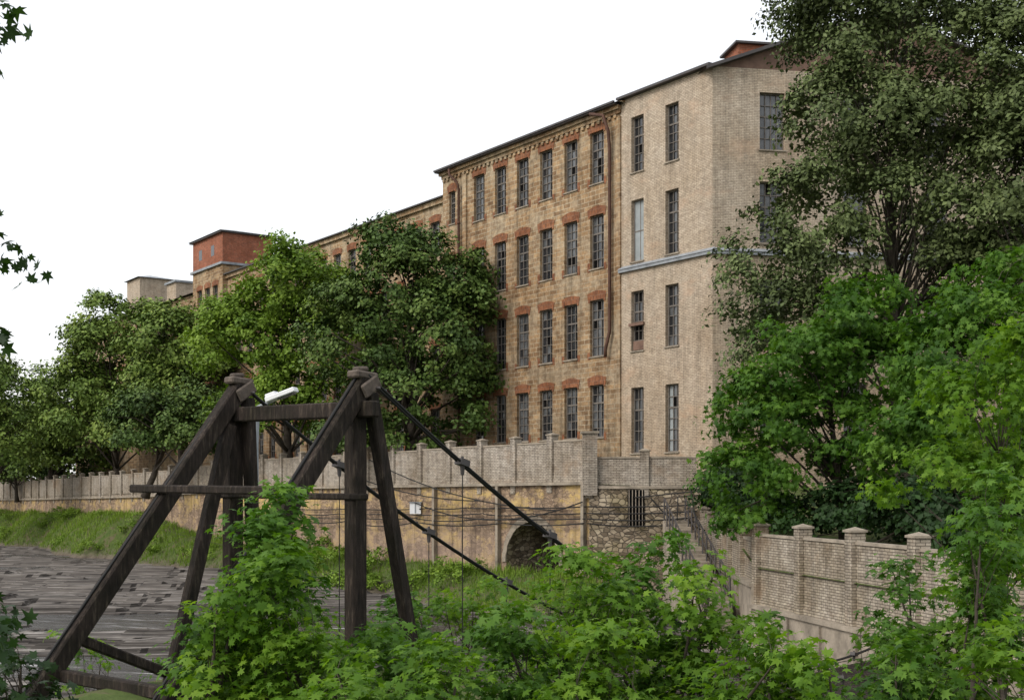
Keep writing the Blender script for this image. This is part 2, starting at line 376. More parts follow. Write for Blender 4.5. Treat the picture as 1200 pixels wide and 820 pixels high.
for s0,s1 in zip(cuts[:-1],cuts[1:]): seg_wall(mb,s0,s1,fbase(s0),fbase(s1),-6.5)
mb.build('stucco_wall_face',[M_ochre,M_rubble,M_void],rw)
mb=MB()
for k in range(NA):
    s0,s1=ss[k],ss[k+1]
    def oo(s): return ac+(s-ac)*1.14, zsp+(az(s)-zsp)*1.17
    A,B=oo(s0),oo(s1); sh=.02*(k%2)
    f=[Wp(s0,.06+sh,az(s0)),Wp(s1,.06+sh,az(s1)),Wp(B[0],.06+sh,B[1]),Wp(A[0],.06+sh,A[1])]
    mb.face(f); mb.face([Wp(A[0],0,A[1]),f[3],f[2],Wp(B[0],0,B[1])]); mb.face([Wp(s0,0,az(s0)),f[0],f[1],Wp(s1,0,az(s1))])
for s0 in (0.05,a1+.35,13,22,31):
    mb.beam(Wp(s0+.2,.08,-6),Wp(s0+.2,.08,fbase(s0)-.12),.4,.16,0)
for s0,s1 in zip(range(0,200,4),range(4,204,4)):
    mb.beam(Wp(s0,.06,fbase(s0)-.04),Wp(s1,.06,fbase(s1)-.04),.3,.14,0)
mb.build('arch_ring_and_coping',[M_conc],rw)
WA=(3.5,58);WB=(8.4,57);WC=(7.6,40);WD=(10.1,27);WE=(16,21);WFp=(40,4)
M,L=frame(WA,WB); mb=MB(); mb.box(0,L,0,.5,-6.5,.1,0); mb.box(-.05,L+.05,-.08,.45,.1,.22,1)
mb.box(1.75,2.5,-.06,-.01,-1.55,.05,2)
for k in range(5): mb.box(1.8+.15*k,1.84+.15*k,-.11,-.062,-1.6,.05,1)
mb.box(3.6,4.5,-.3,-.01,-1.3,-1.15,1)
mb.build('rubble_wall_face',[M_rubble,M_conc,M_void],rw,M)
for n,(a,b2,z) in {'quay_wall_upstream':(WB,WC,-3.0),'quay_wall_middle':(WC,WD,-3.65),'quay_wall_downstream':(WD,WE,-3.7),'quay_wall_end':(WE,WFp,-3.7)}.items():
    M,L=frame(a,b2); mb=MB(); mb.box(0,L,-.12,.5,-6.6,z,0)
    for k in range(int(L/2.2)): mb.box(.6+2.2*k,.72+2.2*k,-.2,-.122,-6.5,z-.05,0)
    mb.box(0,L,-.2,.45,z+.003,z+.12,0)
    mb.build(n,[M_conc],rw,M)
# ------------------------------------------------------------------ fences
def fence_mesh(L,h,drop=.5):
    mb=MB()
    mb.box(.2,L-.2,-.06,.06,-drop,h-.12,0)
    mb.box(.2,L-.2,-.1,.1,h-.12,h-.04,1)
    mb.box(.2,L-.2,-.095,.095,-drop,.18,0)
    mb.box(-.2,.2,-.2,.2,-drop,h+.2,0)
    mb.box(-.24,.24,-.24,.24,h+.2,h+.26,1)
    t=h+.26
    c=(0,0,t+.08); q=[(-.22,-.22,t),(.22,-.22,t),(.22,.22,t),(-.22,.22,t)]
    for k in range(4): mb.face([q[k],q[(k+1)%4],c],1)
    return mb
def run_fence(name,a,b2,zf,h,Lseg,drop=.5):
    root=empty(name); d=Vector((b2[0]-a[0],b2[1]-a[1])); LL=d.length; n=max(1,round(LL/Lseg)); ls=LL/n; tpl=None
    M,_=frame(a,b2)
    for k in range(n):
        if tpl is None:
            ob=fence_mesh(ls,h,drop).build('fence_bay',[M_fence,M_conc],root); tpl=ob.data
        else:
            ob=bpy.data.objects.new('fence_bay',tpl); col.objects.link(ob); ob.parent=root
        z=zf((k+.5)*ls/LL)+random.uniform(-.03,.03)
        ob.matrix_world=M@Matrix.Translation((k*ls,0.15,z))@Matrix.Rotation(random.uniform(-.008,.008),4,'X')
    return root
Lf=150; A=Wp(Lf,0,0); 
run_fence('brick_fence',(A[0],A[1]),WA,lambda f: fbase(Lf*(1-f)),2.0,3.0)
run_fence('brick_fence',WA,WB,lambda f:.2,1.4,2.45)
run_fence('brick_fence',WB,WC,lambda f:-2.9-.6*f,1.95,3.4)
run_fence('brick_fence',WC,WD,lambda f:-3.55,2.25,3.4,.1)
run_fence('brick_fence',WD,WE,lambda f:-3.6,2.3,3.4,.1)
run_fence('brick_fence',WE,WFp,lambda f:-3.6,2.3,3.4,.1)
mb=MB(); mb.box(3.2,3.85,57.75,58.4,-.2,2.6,0); mb.box(3.12,3.93,57.67,58.48,2.6,2.7,1)
mb.build('fence_corner_pillar',[M_fence,M_conc])
st=empty('river_stairs'); mb=MB(); ns=22
for k in range(ns):
    f=k/ns; x=7.15-.35*f; y=56.0-13.5*f; z=-1.3-2.5*f
    mb.box(x-.55,x+.5,y-13.5/ns,y,-6.3,z,0)
for side in (-.5,.42):
    for k in range(0,ns+1,2):
        f=k/ns; x=7.15-.35*f+side; y=56.0-13.5*f-.1; z=-1.35-2.5*f
        mb.beam((x,y,z),(x,y,z+1.0),.045,.045,1)
    mb.beam((7.15+side,55.9,-.33),(6.8+side,42.4,-2.83),.05,.05,1); mb.beam((7.15+side,55.9,-.83),(6.8+side,42.4,-3.33),.035,.035,1)
mb.build('steps_and_railings',[M_conc,M_dark],st)
# ------------------------------------------------------------------ buildings
def facade(parent,tag,Pt,Q,z0,z1,ops,mat,header=None,rev=.22,grid=(3,6)):
    M,L=frame(Pt,Q); mb=MB(); rr=random.Random(len(tag)*13+len(ops))
    X=sorted({0,L}|{o_[0]-o_[1]/2 for o_ in ops}|{o_[0]+o_[1]/2 for o_ in ops}); Z=sorted({z0,z1}|{o_[2] for o_ in ops}|{o_[3] for o_ in ops})
    for i_ in range(len(X)-1):
        for j in range(len(Z)-1):
            cx=(X[i_]+X[i_+1])/2; cz=(Z[j]+Z[j+1])/2
            if any(abs(cx-o_[0])<o_[1]/2 and o_[2]<cz<o_[3] for o_ in ops): continue
            mb.face([(X[i_],0,Z[j]),(X[i_+1],0,Z[j]),(X[i_+1],0,Z[j+1]),(X[i_],0,Z[j+1])])
    wb=MB(); tb=MB()
    for o_ in ops:
        xc,w,zb,zt=o_[:4]; sty=o_[4] if len(o_)>4 else 'n'; x0,x1=xc-w/2,xc+w/2
        mb.face([(x0,0,zb),(x0,rev,zb),(x0,rev,zt),(x0,0,zt)]); mb.face([(x1,0,zb),(x1,0,zt),(x1,rev,zt),(x1,rev,zb)])
        mb.face([(x0,0,zt),(x0,rev,zt),(x1,rev,zt),(x1,0,zt)]); mb.face([(x0,0,zb),(x1,0,zb),(x1,rev,zb),(x0,rev,zb)])
        fw=.06; y=rev
        wb.box(x0,x0+fw,y-.07,y+.03,zb,zt,0); wb.box(x1-fw,x1,y-.07,y+.03,zb,zt,0)
        wb.box(x0+fw,x1-fw,y-.07,y+.03,zt-fw,zt,0); wb.box(x0+fw,x1-fw,y-.07,y+.03,zb,zb+fw,0)
        tb.box(x0-.06,x1+.06,-.07,rev-.08,zb-.07,zb-.003,1)
        nc,nr=grid; gx0,gx1,gz0,gz1=x0+fw,x1-fw,zb+fw,zt-fw
        if sty=='board':
            wb.box(gx0,gx1,y-.03,y,gz0,gz1,4); wb.box((gx0+gx1)/2-.02,(gx0+gx1)/2+.02,y-.045,y-.032,gz0,gz1,0)
            wb.box(gx0,gx1,y-.047,y-.034,(gz0+gz1)/2-.03,(gz0+gz1)/2+.03,0); continue
        for a in range(1,nc): 
            x=gx0+(gx1-gx0)*a/nc; wb.box(x-.017,x+.017,y-.04,y,gz0,gz1,0)
        for a in range(1,nr):
            z=gz0+(gz1-gz0)*a/nr; t=.04 if a==nr-2 else .017; wb.box(gx0,gx1,y-.043,y-.003,z-t,z+t,0)
        dom=rr.choice([1,1,2]); alt=rr.choice([.08,.2,.35])
        for a in range(nc):
            for b_ in range(nr):
                xa,xb=gx0+(gx1-gx0)*a/nc,gx0+(gx1-gx0)*(a+1)/nc; za,zb2=gz0+(gz1-gz0)*b_/nr,gz0+(gz1-gz0)*(b_+1)/nr
                j=[rr.uniform(-.008,.008) for _ in range(4)]; q=rr.random()
                mi=3-dom if q<alt else (3 if q>.95 else dom)
                if sty=='broken' and b_<nr//2: mi=3
                if sty=='door' and a==0: mi=4
                wb.face([(xa,y+.01+j[0],za),(xb,y+.01+j[1],za),(xb,y+.01+j[2],zb2),(xa,y+.01+j[3],zb2)],mi)
        if sty=='broken': wb.box(x0+.05,x1-.02,y-.16,y-.09,zb+.05,zb+.5,5); wb.box(x0-.08,x1+.08,-.12,.1,zb+1.25,zb+1.4,5)
        if header:
            h=header*rr.uniform(.9,1.1); dx=.12
            pts=[(x0-dx,-.03,zt-.1),(x0,-.03,zt-.1),(x0,-.03,zt),(x1,-.03,zt),(x1,-.03,zt-.1),(x1+dx,-.03,zt-.1),(x1+dx+.1,-.03,zt+h*.7),((x1+xc)/2+.05,-.03,zt+h*.93),(xc,-.03,zt+h),((x0+xc)/2-.05,-.03,zt+h*.93),(x0-dx-.1,-.03,zt+h*.7)]
            tb.face(pts,0)
            back=[(a,0.01,b_) for a,_,b_ in pts]
            for k in range(len(pts)): k2=(k+1)%len(pts); tb.face([pts[k],back[k],back[k2],pts[k2]],0)
            for sx in (x0-.11,x1+.11):
                tb.box(sx-.1,sx+.1,-.018,.01,zb-.15,zb+rr.uniform(.15,.4),0)
    mb.build(tag+'_wall',[mat],parent,M)
    if ops:
        wb.build(tag+'_windows',[M_frame,M_glassd,M_glassm,M_void,M_board,M_brown],parent,M); tb.build(tag+'_window_trim',[M_orange,M_conc],parent,M)
    return M,L
rows=[(16.1,18.8),(11.65,14.45),(7.05,10.0),(2.8,5.55)]
mill=empty('brick_mill_building')
PM0=(-4.3,79.6);PM1=(5.6,65.4); Lm=17.3
ops=[]
for k in range(6):
    for zb,zt in rows: ops.append((Lm-(2.0+2.24*k),1.15,zb,zt))
ops+=[(Lm-16.2,.7,16.4,18.4),(Lm-16.2,.7,12,14.2),(Lm-16.2,.7,7.4,9.6)]
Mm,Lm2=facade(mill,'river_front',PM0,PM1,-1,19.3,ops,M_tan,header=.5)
mb=MB()
mb.box(0,Lm2,-.12,0.2,19.3,19.5,0); mb.box(-.1,Lm2,-.26,.2,19.5,19.68,0)
for k in range(int(Lm2/.45)): mb.box(.1+.45*k,.32+.45*k,-.1,-.002,19.12,19.298,0)
mb.box(-.2,Lm2,-.5,.3,19.68,19.74,1); mb.box(-.2,Lm2,-.58,-.46,19.74,19.84,1)
mb.box(Lm2-14.9,Lm2-14.5,-.1,-.004,-1,19.11,0); mb.box(Lm2-.3,Lm2-.002,-.1,-.004,-1,19.11,0)
mb.build('cornice_and_gutter',[M_tan,M_dark],mill,Mm)
mb=MB()
def pipe(x,top,bot):
    mb.tube([(x-.55,-.5,top),(x-.5,-.5,top-.35),(x+.05,-.3,top-.9),(x+.05,-.18,top-1.3),(x+.05,-.18,bot+.6),(x-.0,-.18,bot)],[.08]*6,8)
    for z in np.arange(bot+1,top-1.5,2.2): mb.tube([(x+.05,-.18,z),(x+.05,-.18,z+.12)],[.105,.105],8)
mb.tube([(Lm2-1.9,-.55,19.6),(Lm2-.9,-.5,19.3),(Lm2-.72,-.3,18.5),(Lm2-.72,-.2,17.6),(Lm2-.72,-.2,8.2),(Lm2-.95,-.3,7.3),(Lm2-.95,-.3,6.9)],[.09]*7,8)
pipe(Lm2-15.25,19.6,2)
mb.build('downpipes',[M_rust],mill,Mm,smooth=True)
mb=MB(); Dp=15
mb.box(0.01,Lm2-.01,.35,Dp,-1,19.25,0)
mb.build('mill_rear_volume',[M_tan],mill,Mm)
mb=MB()
def gable(mb,x0,x1,y0,y1,z,h,m=0,mg=1):
    ym=(y0+y1)/2
    mb.face([(x0,y0,z),(x1,y0,z),(x1,ym,z+h),(x0,ym,z+h)],m); mb.face([(x0,ym,z+h),(x1,ym,z+h),(x1,y1,z),(x0,y1,z)],m)
    mb.face([(x0,y0,z-.003),(x0,ym,z+h-.003),(x0,y1,z-.003)],mg); mb.face([(x1,y0,z-.003),(x1,y1,z-.003),(x1,ym,z+h-.003)],mg)
gable(mb,-.2,Lm2+.3,-.5,Dp+.3,19.75,2.0)
mb.build('roof',[M_dark,M_tan],mill,Mm)
wing=empty('long_mill_wing')
def Mp(s,off=.35): 
    return (5.6-.572*s+.82*off,65.4+.82*s+.572*off)
a=Mp(52.5);b2=Mp(17.3)
ops=[]
for k in range(15):
    for zb,zt in ((15.0,17.0),(10.8,13.4),(6.6,9.2),(2.6,5.2)): ops.append((35.2-(1.5+2.24*k),1.1,zb,zt))
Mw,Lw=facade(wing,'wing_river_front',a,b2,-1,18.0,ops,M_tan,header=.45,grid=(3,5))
mb=MB(); mb.box(0,Lw-.01,-.2,.2,18.0,18.3,0); mb.box(0,Lw-.01,-.4,.2,18.3,18.37,1); mb.box(.01,Lw-.01,.35,14,-1,17.95,0); gable(mb,0,Lw-.02,-.4,14.2,18.38,1.8,1,0)
mb.build('wing_cornice_and_roof',[M_tan,M_dark],wing,Mw)
tw=empty('stair_tower'); td=4.6
a=Mp(59.3,-.1);b2=Mp(52.5,-.1)
ops=[(x,1.1,zb,zt) for x in (1.6,3.4,5.2) for zb,zt in ((15.3,17.6),(11.,13.5),(6.7,9.2))]
Mt,Lt=facade(tw,'tower_river_front',a,b2,-1,19.2,ops,M_tan,header=.45,grid=(3,4))
a2=b2; b3=(b2[0]+.82*td,b2[1]+.572*td)
M2,L2=facade(tw,'tower_side_front',a2,b3,-1,19.19,[(2.3,1,15.2,17.4)],M_tan,header=.4,grid=(3,4))
mb=MB(); mb.box(.004,Lt-.004,.3,td,-1,19.1,0)
mb.box(-.2,Lt+.2,-.2,td+.2,19.2,19.4,3); mb.box(0,Lt,0,td,19.4,21.9,1)
for x in (1.8,4.6): mb.box(x-.35,x+.35,-.01,.1,20.2,21.1,4)
mb.box(-.25,Lt+.25,-.25,td+.25,21.9,22.02,2)
c=(Lt/2,td/2,22.9); q=[(-.35,-.35,22.03),(Lt+.35,-.35,22.03),(Lt+.35,td+.35,22.03),(-.35,td+.35,22.03)]
for k in range(4): mb.face([q[k],q[(k+1)%4],c],3)
mb.build('tower_top_and_roof',[M_tan,M_red,M_dark,M_metal,M_glassd],tw,Mt)
fb=empty('distant_factory_block')
a=Mp(96,.2);b2=Mp(59.3,.2); ops=[(2+2.4*k,1.1,zb,zt) for k in range(14) for zb,zt in ((14.,16.3),(10.,12.4))]
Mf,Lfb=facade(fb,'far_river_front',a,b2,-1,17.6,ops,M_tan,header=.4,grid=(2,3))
mb=MB(); mb.box(.01,Lfb-.01,.4,12,-1,17.5,0); gable(mb,0,Lfb,-.4,12.4,17.62,1.5,1,0)
x0=Lfb-18; mb.box(x0-4,x0,1,4.5,17,21.6,2); c=(x0-2,2.75,22.2); q=[(x0-4.3,.7,21.62),(x0+.3,.7,21.62),(x0+.3,4.8,21.62),(x0-4.3,4.8,21.62)]
for k in range(4): mb.face([q[k],q[(k+1)%4],c],3)
mb.box(x0+5,x0+7.5,2,4.5,17,20.2,2); mb.box(x0+4.8,x0+7.7,1.8,4.7,20.2,20.4,3)
mb.build('far_roofs_and_plant_rooms',[M_tan,M_dark,M_cream,M_metal],fb,Mf)
eb=empty('cream_brick_end_block')
C0=(9.4,60.0);C1=(5.55,65.45);C2=(26.0,62.9)
Me,Le=frame(C1,C0)
ops=[]
sty={(2.8,3):'door',(5.36,1):'board',(5.36,2):'broken'}
for s in (2.8,5.36):
    for r_,(zb,zt) in enumerate([(16.05,18.85),(11.55,14.65),(7.05,10.05),(1.9,5.2)]): ops.append((Le-s,.95,zb,zt,sty.get((s,r_),'n')))
facade(eb,'river_face',C1,C0,-1.5,19.9,ops,M_cream,rev=.25)
ops=[(2.95+4.2*k,1.25,zb,zt) for k in range(4) for zb,zt in [(16.1,18.8),(11.7,14.6),(7.0,10.0),(2.2,5.2)]]
Mr,Lr=facade(eb,'end_face',C0,C2,-2.5,19.9,ops,M_cream,rev=.25,grid=(4,5))
mb=MB(); mb.box(-.02,Le+.12,-.16,-.002,11.1,11.25,0); mb.face([(-.02,-.2,11.25),(Le+.16,-.2,11.25),(Le+.16,-.0,11.42),(-.02,0,11.42)],0)
mb.box(-.02,Le+.06,-.3,.2,19.9,20.02,1); mb.build('ledge_and_eave',[M_metal,M_dark],eb,Me)
mb=MB(); mb.box(.0,Lr,-.16,-.002,11.095,11.245,0); mb.face([(-.02,-.2,11.245),(Lr,-.2,11.245),(Lr,0,11.415),(-.02,0,11.415)],0)
gh=3.1
mb.face([(0,0.0,19.9),(Lr,0,19.9),(Lr/2,0,19.9+gh)],2)
for x0,z0,x1,z1 in ((-.45,19.78,Lr/2,19.95+gh),(Lr/2,19.95+gh,Lr+.45,19.78)):
    mb.face([(x0,-.45,z0),(x1,-.45,z1),(x1,14,z1),(x0,14,z0)],1)
    mb.face([(x0,-.45,z0-.16),(x1,-.45,z1-.16),(x1,-.45,z1),(x0,-.45,z0)],1)
    mb.face([(x0,-.44,z0-.16),(x1,-.44,z1-.16),(x1,0,z1-.16),(x0,0,z0-.16)],1)
mb.box(2.0,4.3,2.0,4.0,20,21.75,3); mb.box(1.8,4.5,1.8,4.2,21.75,21.85,1); mb.box(5.0,5.3,3,3.3,21.4,22.3,1)
mb.build('ledge_gable_and_roof',[M_metal,M_dark,M_brown,M_red],eb,Mr)
mb=MB()
pr=[(C1),(C1[0]+.82*15,C1[1]+.572*15),(28,74),C2]
for k in range(3): mb.face([(*pr[k],-1.5),(*pr[k],19.88),(*pr[k+1],19.88),(*pr[k+1],-1.5)])
mb.build('rear_walls',[M_cream],eb)
# ------------------------------------------------------------------ small fittings
mb=MB(); 
q=Wp(15,.25,-1.0); mb.box(q[0]-.3,q[0]+.3,q[1]-.2,q[1]+.15,-1.25,-.65,0); mb.box(q[0]-.35,q[0]+.35,q[1]-.25,q[1]+.15,-.65,-.6,1); mb.box(q[0]-.03,q[0]+.03,q[1]-.22,q[1]-.2,-1.2,-.7,1)
mb.build('electrical_cabinet',[M_white,M_metal])
def curve(name,polys,r,mat,parent=None,res=3):
    cu=bpy.data.curves.new(name,'CURVE'); cu.dimensions='3D'; cu.bevel_depth=r; cu.bevel_resolution=res; cu.materials.append(mat)
    for pts in polys:
        sp=cu.splines.new('POLY'); sp.points.add(len(pts)-1)
        for k,p in enumerate(pts): sp.points[k].co=(*p,1)
    o=bpy.data.objects.new(name,cu); col.objects.link(o)
    if parent: o.parent=parent
    return o
def sag(a,b2,dip,n=12):
    return [tuple(Vector(a).lerp(Vector(b2),k/n)-Vector((0,0,dip*4*(k/n)*(1-k/n)))) for k in range(n+1)]
cw=[]; r2_=random.Random(4)
for z,dd,mx in ((-.75,.18,.09),(-1.05,.2,.1),(-1.3,.24,.2),(-1.5,.3,.3)):
    pts=[]; s0=0
    while s0<30:
        s1=s0+r2_.uniform(3,9); pts+=sag(Wp(s0,dd,z-.015*s0+.04),Wp(s1,dd,z-.015*s1),r2_.uniform(.02,mx),8); s0=s1
    cw.append(pts)
    cw.append(sag((3.4,57.8,z+.04),(8.2,56.7,z+.15),mx*.6)); 
cw.append([(8.2,56.6,-.2),(7.3,56.3,-.25),(7.2,56.3,-3)]); cw.append([(5.5,57.4,-.3),(8.3,56.6,.0)])
cw.append(sag((6.2,57.3,-.3),(7.9,56.5,-1.9),.15)); cw.append(sag((7.9,56.6,.1),(6.9,47,-1.4),.3)); cw.append(sag(Wp(20,.4,1.8),Wp(2,.4,-.9),.6))
cw.append(sag(Wp(24,.5,1.4),Wp(8,.5,-.5),.5)); cw.append(sag(Wp(15,.4,-.6),Wp(0,.4,-.5),.9))
curve('wall_cables',cw,.03,M_cable)
lm=empty('street_lamp'); mb=MB()
lb=P(298,700,18.5); gz=min(float(hgt(np.array(lb[0]),np.array(lb[1]))),-5.5)
top=P(300,478,18.5)
mb.tube([(lb[0],lb[1],gz-.3),(lb[0],lb[1],top[2]-.5),top],[.075,.065,.06],8,0)
a=Vector(top); b3=Vector(P(318,470,18.4)); mb.tube([a,b3],[.03,.03],6,0)
h0=Vector(P(313,469,18.4)); h1=Vector(P(347,456,18.3)); mb.beam(h0,h1,.17,.07,1); mb.beam(h0+Vector((0,0,.03)),h0.lerp(h1,.35)+Vector((0,0,.03)),.13,.1,1)
mb.beam(h0+(h1-h0)*.4-Vector((0,0,.045)),h0+(h1-h0)*.95-Vector((0,0,.045)),.13,.02,2)
mb.build('lamp_pole_and_head',[M_metal,M_white,M_glassm],lm,bevel=.012)
# ------------------------------------------------------------------ suspension bridge
br=empty('suspension_footbridge')
BA=Vector((-1.75,15,0)); BB=Vector((-3.52,16.5,0)); FD=Vector((.65,.76,0)); LD=(BB-BA).normalized()
mb=MB(); w=.185
for bs,tz in ((BA,1.30),(BB,1.36)):
    T=bs+Vector((0,0,tz)); z0=-5.2
    mb.beam(T+FD*.05+Vector((0,0,.02)),bs-FD*3.8+Vector((0,0,-3.55)),w,w*1.15)
    mb.beam(bs-FD*.02+LD*.1+Vector((0,0,tz-.3)),bs-FD*.02+LD*.1+Vector((0,0,z0)),w*1.15,w)
mb.beam(BA+FD*.12+Vector((0,0,1.15)),BA+FD*1.05+Vector((0,0,-3)),w*.8,w*.85)
mb.beam(BB+FD*.1-LD*.05+Vector((0,0,1.2)),BB+FD*.35+Vector((0,0,-3.4)),w*.8,w*.8)
mb.beam(BB-FD*.15+Vector((0,0,.85)),BB-FD*1.55+Vector((0,0,-4.2)),w*.8,w*.85)
mb.beam(BA-LD*.25+Vector((0,0,.95))-FD*.03,BB+LD*.1+Vector((0,0,.98))-FD*.03,.15,.19)
a=BA-FD*1.05-LD*.38-FD*.16; b3=BB-FD*1.05+LD*.55+Vector((0,0,.03))-FD*.16
mb.beam(a,b3,.11,.1)
mb.beam(BA-FD*.12-LD*.2+Vector((0,0,-.07)),BB-FD*.12+LD*.3+Vector((0,0,-.05)),.08,.08)
mb.beam(BA-FD*2.5-LD*.1+Vector((0,0,-2.1)),BB-FD*2.5+LD*.2+Vector((0,0,-2.1)),.12,.14)
mb.beam(BB-FD*2.3+Vector((0,0,-1.7)),BB+Vector((0,0,-2.7)),.12,.12)
mb.build('timber_towers',[M_timber],br,bevel=.018)
mb=MB()
for bs,tz in ((BA,1.30),(BB,1.36)):
    T=bs+Vector((0,0,tz))
    mb.beam(T-FD*.17+Vector((0,0,.06)),T+FD*.17+Vector((0,0,.04)),.2,.09,0)
    mb.beam(T-FD*.1+LD*.03+Vector((0,0,.12)),T+FD*.06+Vector((0,0,.13)),.13,.06,0)
    for sd in (-1,1): mb.beam(T+LD*.115*sd-FD*.1+Vector((0,0,-.16)),T+LD*.115*sd+FD*.16+Vector((0,0,-.0)),.04,.17,0)
    mb.beam(T-LD*.2+FD*.1+Vector((0,0,-.1)),T+LD*.2+FD*.1+Vector((0,0,-.1)),.04,.04,1)
mb.build('saddle_blocks',[M_timber2,M_dark],br,bevel=.02)
def cz(t): return 1.40-.65*t+.02*t*t
main=[];hang=[];cl=MB()
for bs in (BA,BB):
    for off in (-.028,.028):
        main.append([tuple(bs+FD*t+LD*off*(1+2.2*max(0,1-t/1.7))+Vector((0,0,cz(t)+(off*1.6*(1-t/1.7) if t<1.7 else 0)))) for t in np.arange(0,31,.4)])
    main.append([tuple(bs-FD*t+Vector((0,0,1.45-1.25*t))) for t in np.arange(0,3.4,.3)])
    for k in range(16):
        t=1.72+1.78*k; p_=bs+FD*t; zc=cz(t); zd=-3.1-.95*min(1,t/14)
        cl.beam(p_+Vector((0,0,zc+.04))-FD*.08,p_+Vector((0,0,zc-.0))+FD*.08,.12,.08); cl.tube([p_+Vector((0,0,zc)),p_+Vector((0,0,zc-.14))],[.038,.025],6)
        cl.beam(p_+Vector((0,0,zc+.1)),p_+Vector((0,0,zc-.1)),.025,.025)
        if zd<zc-.1: hang.append([tuple(p_+Vector((0,0,zc))),tuple(p_+Vector((0,0,zd)))])
curve('main_cables',main,.017,M_cable,br); curve('hangers',hang,.007,M_cable,br); cl.build('cable_clamps',[M_dark],br)
mb=MB()
for k in range(118):
    t=.2+k*.25; z=-3.15-.95*min(1,t/14)
    mb.beam(BA+FD*t-LD*.15+Vector((0,0,z)),BB+FD*t+LD*.15+Vector((0,0,z)),.2,.04)
mb.build('deck_planks',[M_timber],br)
# ------------------------------------------------------------------ trees
def lob(u,v,Y,rx,ry,rz): return (*P(u,v,Y),rx,ry,rz)
foliage('broadleaf_tree',(*P(480,560,75)[:2],.5),[lob(470,340,75,3.8,4,3.4),lob(420,400,75,3.6,4,4),lob(530,400,75,3.2,3.6,4),lob(490,470,75,4.6,4,3),lob(452,282,75,1.7,2.2,1.4),lob(538,330,75,2.1,2,2.0),lob(558,440,75,1.6,2,2),lob(450,510,75,5,3,1.6),lob(505,300,75,1.5,2,1.2)],360,155,.92,.28,T_K,L_oak,1,.32,limbs=60)
foliage('broadleaf_tree',(*P(340,560,86)[:2],.0),[lob(355,345,86,3.4,4,2.8),lob(290,405,86,3.8,4,3.4),lob(375,400,86,4.2,4,4.0),lob(340,480,86,5.5,4,3.5),lob(262,380,86,1.6,2,2),lob(335,305,86,1.7,2,1.5),lob(305,350,86,1.9,2,1.6)],310,150,1.0,.31,T_K,L_center,2,.3,limbs=60)
foliage('broadleaf_tree',(*P(215,560,106)[:2],-.6),[lob(205,405,106,4.0,4,3.6),lob(225,460,106,5,4,5),lob(185,480,106,4,4,4)],240,120,1.15,.36,T_K,L_far,3,.3)
foliage('broadleaf_tree',(*P(140,565,120)[:2],-1),[lob(125,375,120,3.2,3,2.8),lob(120,430,120,4.6,4,5),lob(145,500,120,5.5,4,4.5),lob(95,470,120,4,4,5),lob(178,385,120,2.6,3,2.6)],270,120,1.15,.38,T_K,L_far,4,.3)
foliage('broadleaf_tree',(*P(60,570,132)[:2],-1),[lob(62,480,132,5,4,5),lob(30,510,132,5,4,4),lob(85,520,132,4,4,4)],200,120,1.3,.4,T_K,L_far,5,.3)
foliage('broadleaf_tree',(*P(-5,575,120)[:2],-1),[lob(-15,455,120,2.6,4,3.4),lob(-10,520,120,5,4,4.5)],120,130,1.3,.38,T_K,L_far,6,.3)
foliage('broadleaf_tree',(*P(170,565,98)[:2],-.5),[lob(175,500,98,3.2,3,3.2),lob(240,500,96,3.4,3,3.2)],140,120,1.0,.33,T_K,L_oak,16,.25)
foliage('broadleaf_tree',(*P(20,575,140)[:2],-1.2),[lob(20,545,140,6,4,2.6),lob(-30,545,140,6,4,3),lob(70,545,138,5,4,2.4)],160,100,1.2,.4,T_K,L_oak,17,.2)
foliage('distant_treeline',(-120,230,-3),[(-150+i_*14,230+(i_%3)*14,2,11,8,9+2*(i_%2)) for i_ in range(9)],420,110,3.0,.95,T_K,L_far,8,.4,limbs=20)
foliage('linden_tree',(*P(1062,600,47)[:2],-1.9),[lob(1060,50,47,4.5,4,3.5),lob(1140,110,47,4.0,4,4.5),lob(985,50,47,2.4,2.6,2.6),lob(1010,165,46,3.0,3,3.2),lob(955,140,47,1.1,2,2.0),lob(940,245,46,1.7,2.4,1.9),
   lob(1080,190,46,3.6,3,3.5),lob(1170,230,47,4,4,4),lob(905,330,46,2.2,2.4,2.3),lob(975,300,46,2.2,2.4,1.8),lob(1040,245,45,2.4,2,1.6),lob(1180,330,47,3,3,3),lob(950,400,46,3.2,3,2.5),lob(1130,330,46,2.4,2.4,2),lob(1040,-5,47,4.2,4,2.5)],530,200,.8,.19,T_K,L_linden,9,.36,trunk_top=P(1040,90,47),droop=.5,limbs=80,limb_r=.6)
foliage('linden_tree',(*P(1230,620,44)[:2],-2),[lob(1205,120,44,2.6,3,4),lob(1215,230,44,3,3,5),lob(1225,370,44,3,3,4)],140,200,.9,.2,T_K,L_linden,10,.35,droop=.4,limb_r=.6)
foliage('maple_tree',(*P(990,640,41)[:2],-2.2),[lob(940,430,41,1.9,2,1.8),lob(890,480,41,1.6,2,1.7),lob(985,395,41,1.8,2,1.5),lob(1030,440,41,2,2,2.2),lob(950,520,41,2.4,2.4,2),lob(868,560,41,1.4,1.6,1.3),lob(1040,545,41,2,2,1.7),lob(890,605,41,1.4,1.4,.8),lob(1020,350,41,1.3,1.4,.9)],260,95,.6,.26,T_M,L_mapled,11,.14,limbs=50)
foliage('maple_tree',(*P(1110,640,37)[:2],-2.2),[lob(1100,420,37,1.9,2,1.7),lob(1160,400,37,1.8,2,2),lob(1080,520,37,1.8,2,1.5),lob(1150,510,37,2,2,2.2),lob(1190,580,36,2,2,1.5),lob(1190,330,38,1.8,2,1.3)],200,95,.6,.25,T_M,L_mapled,12,.14,limbs=50)
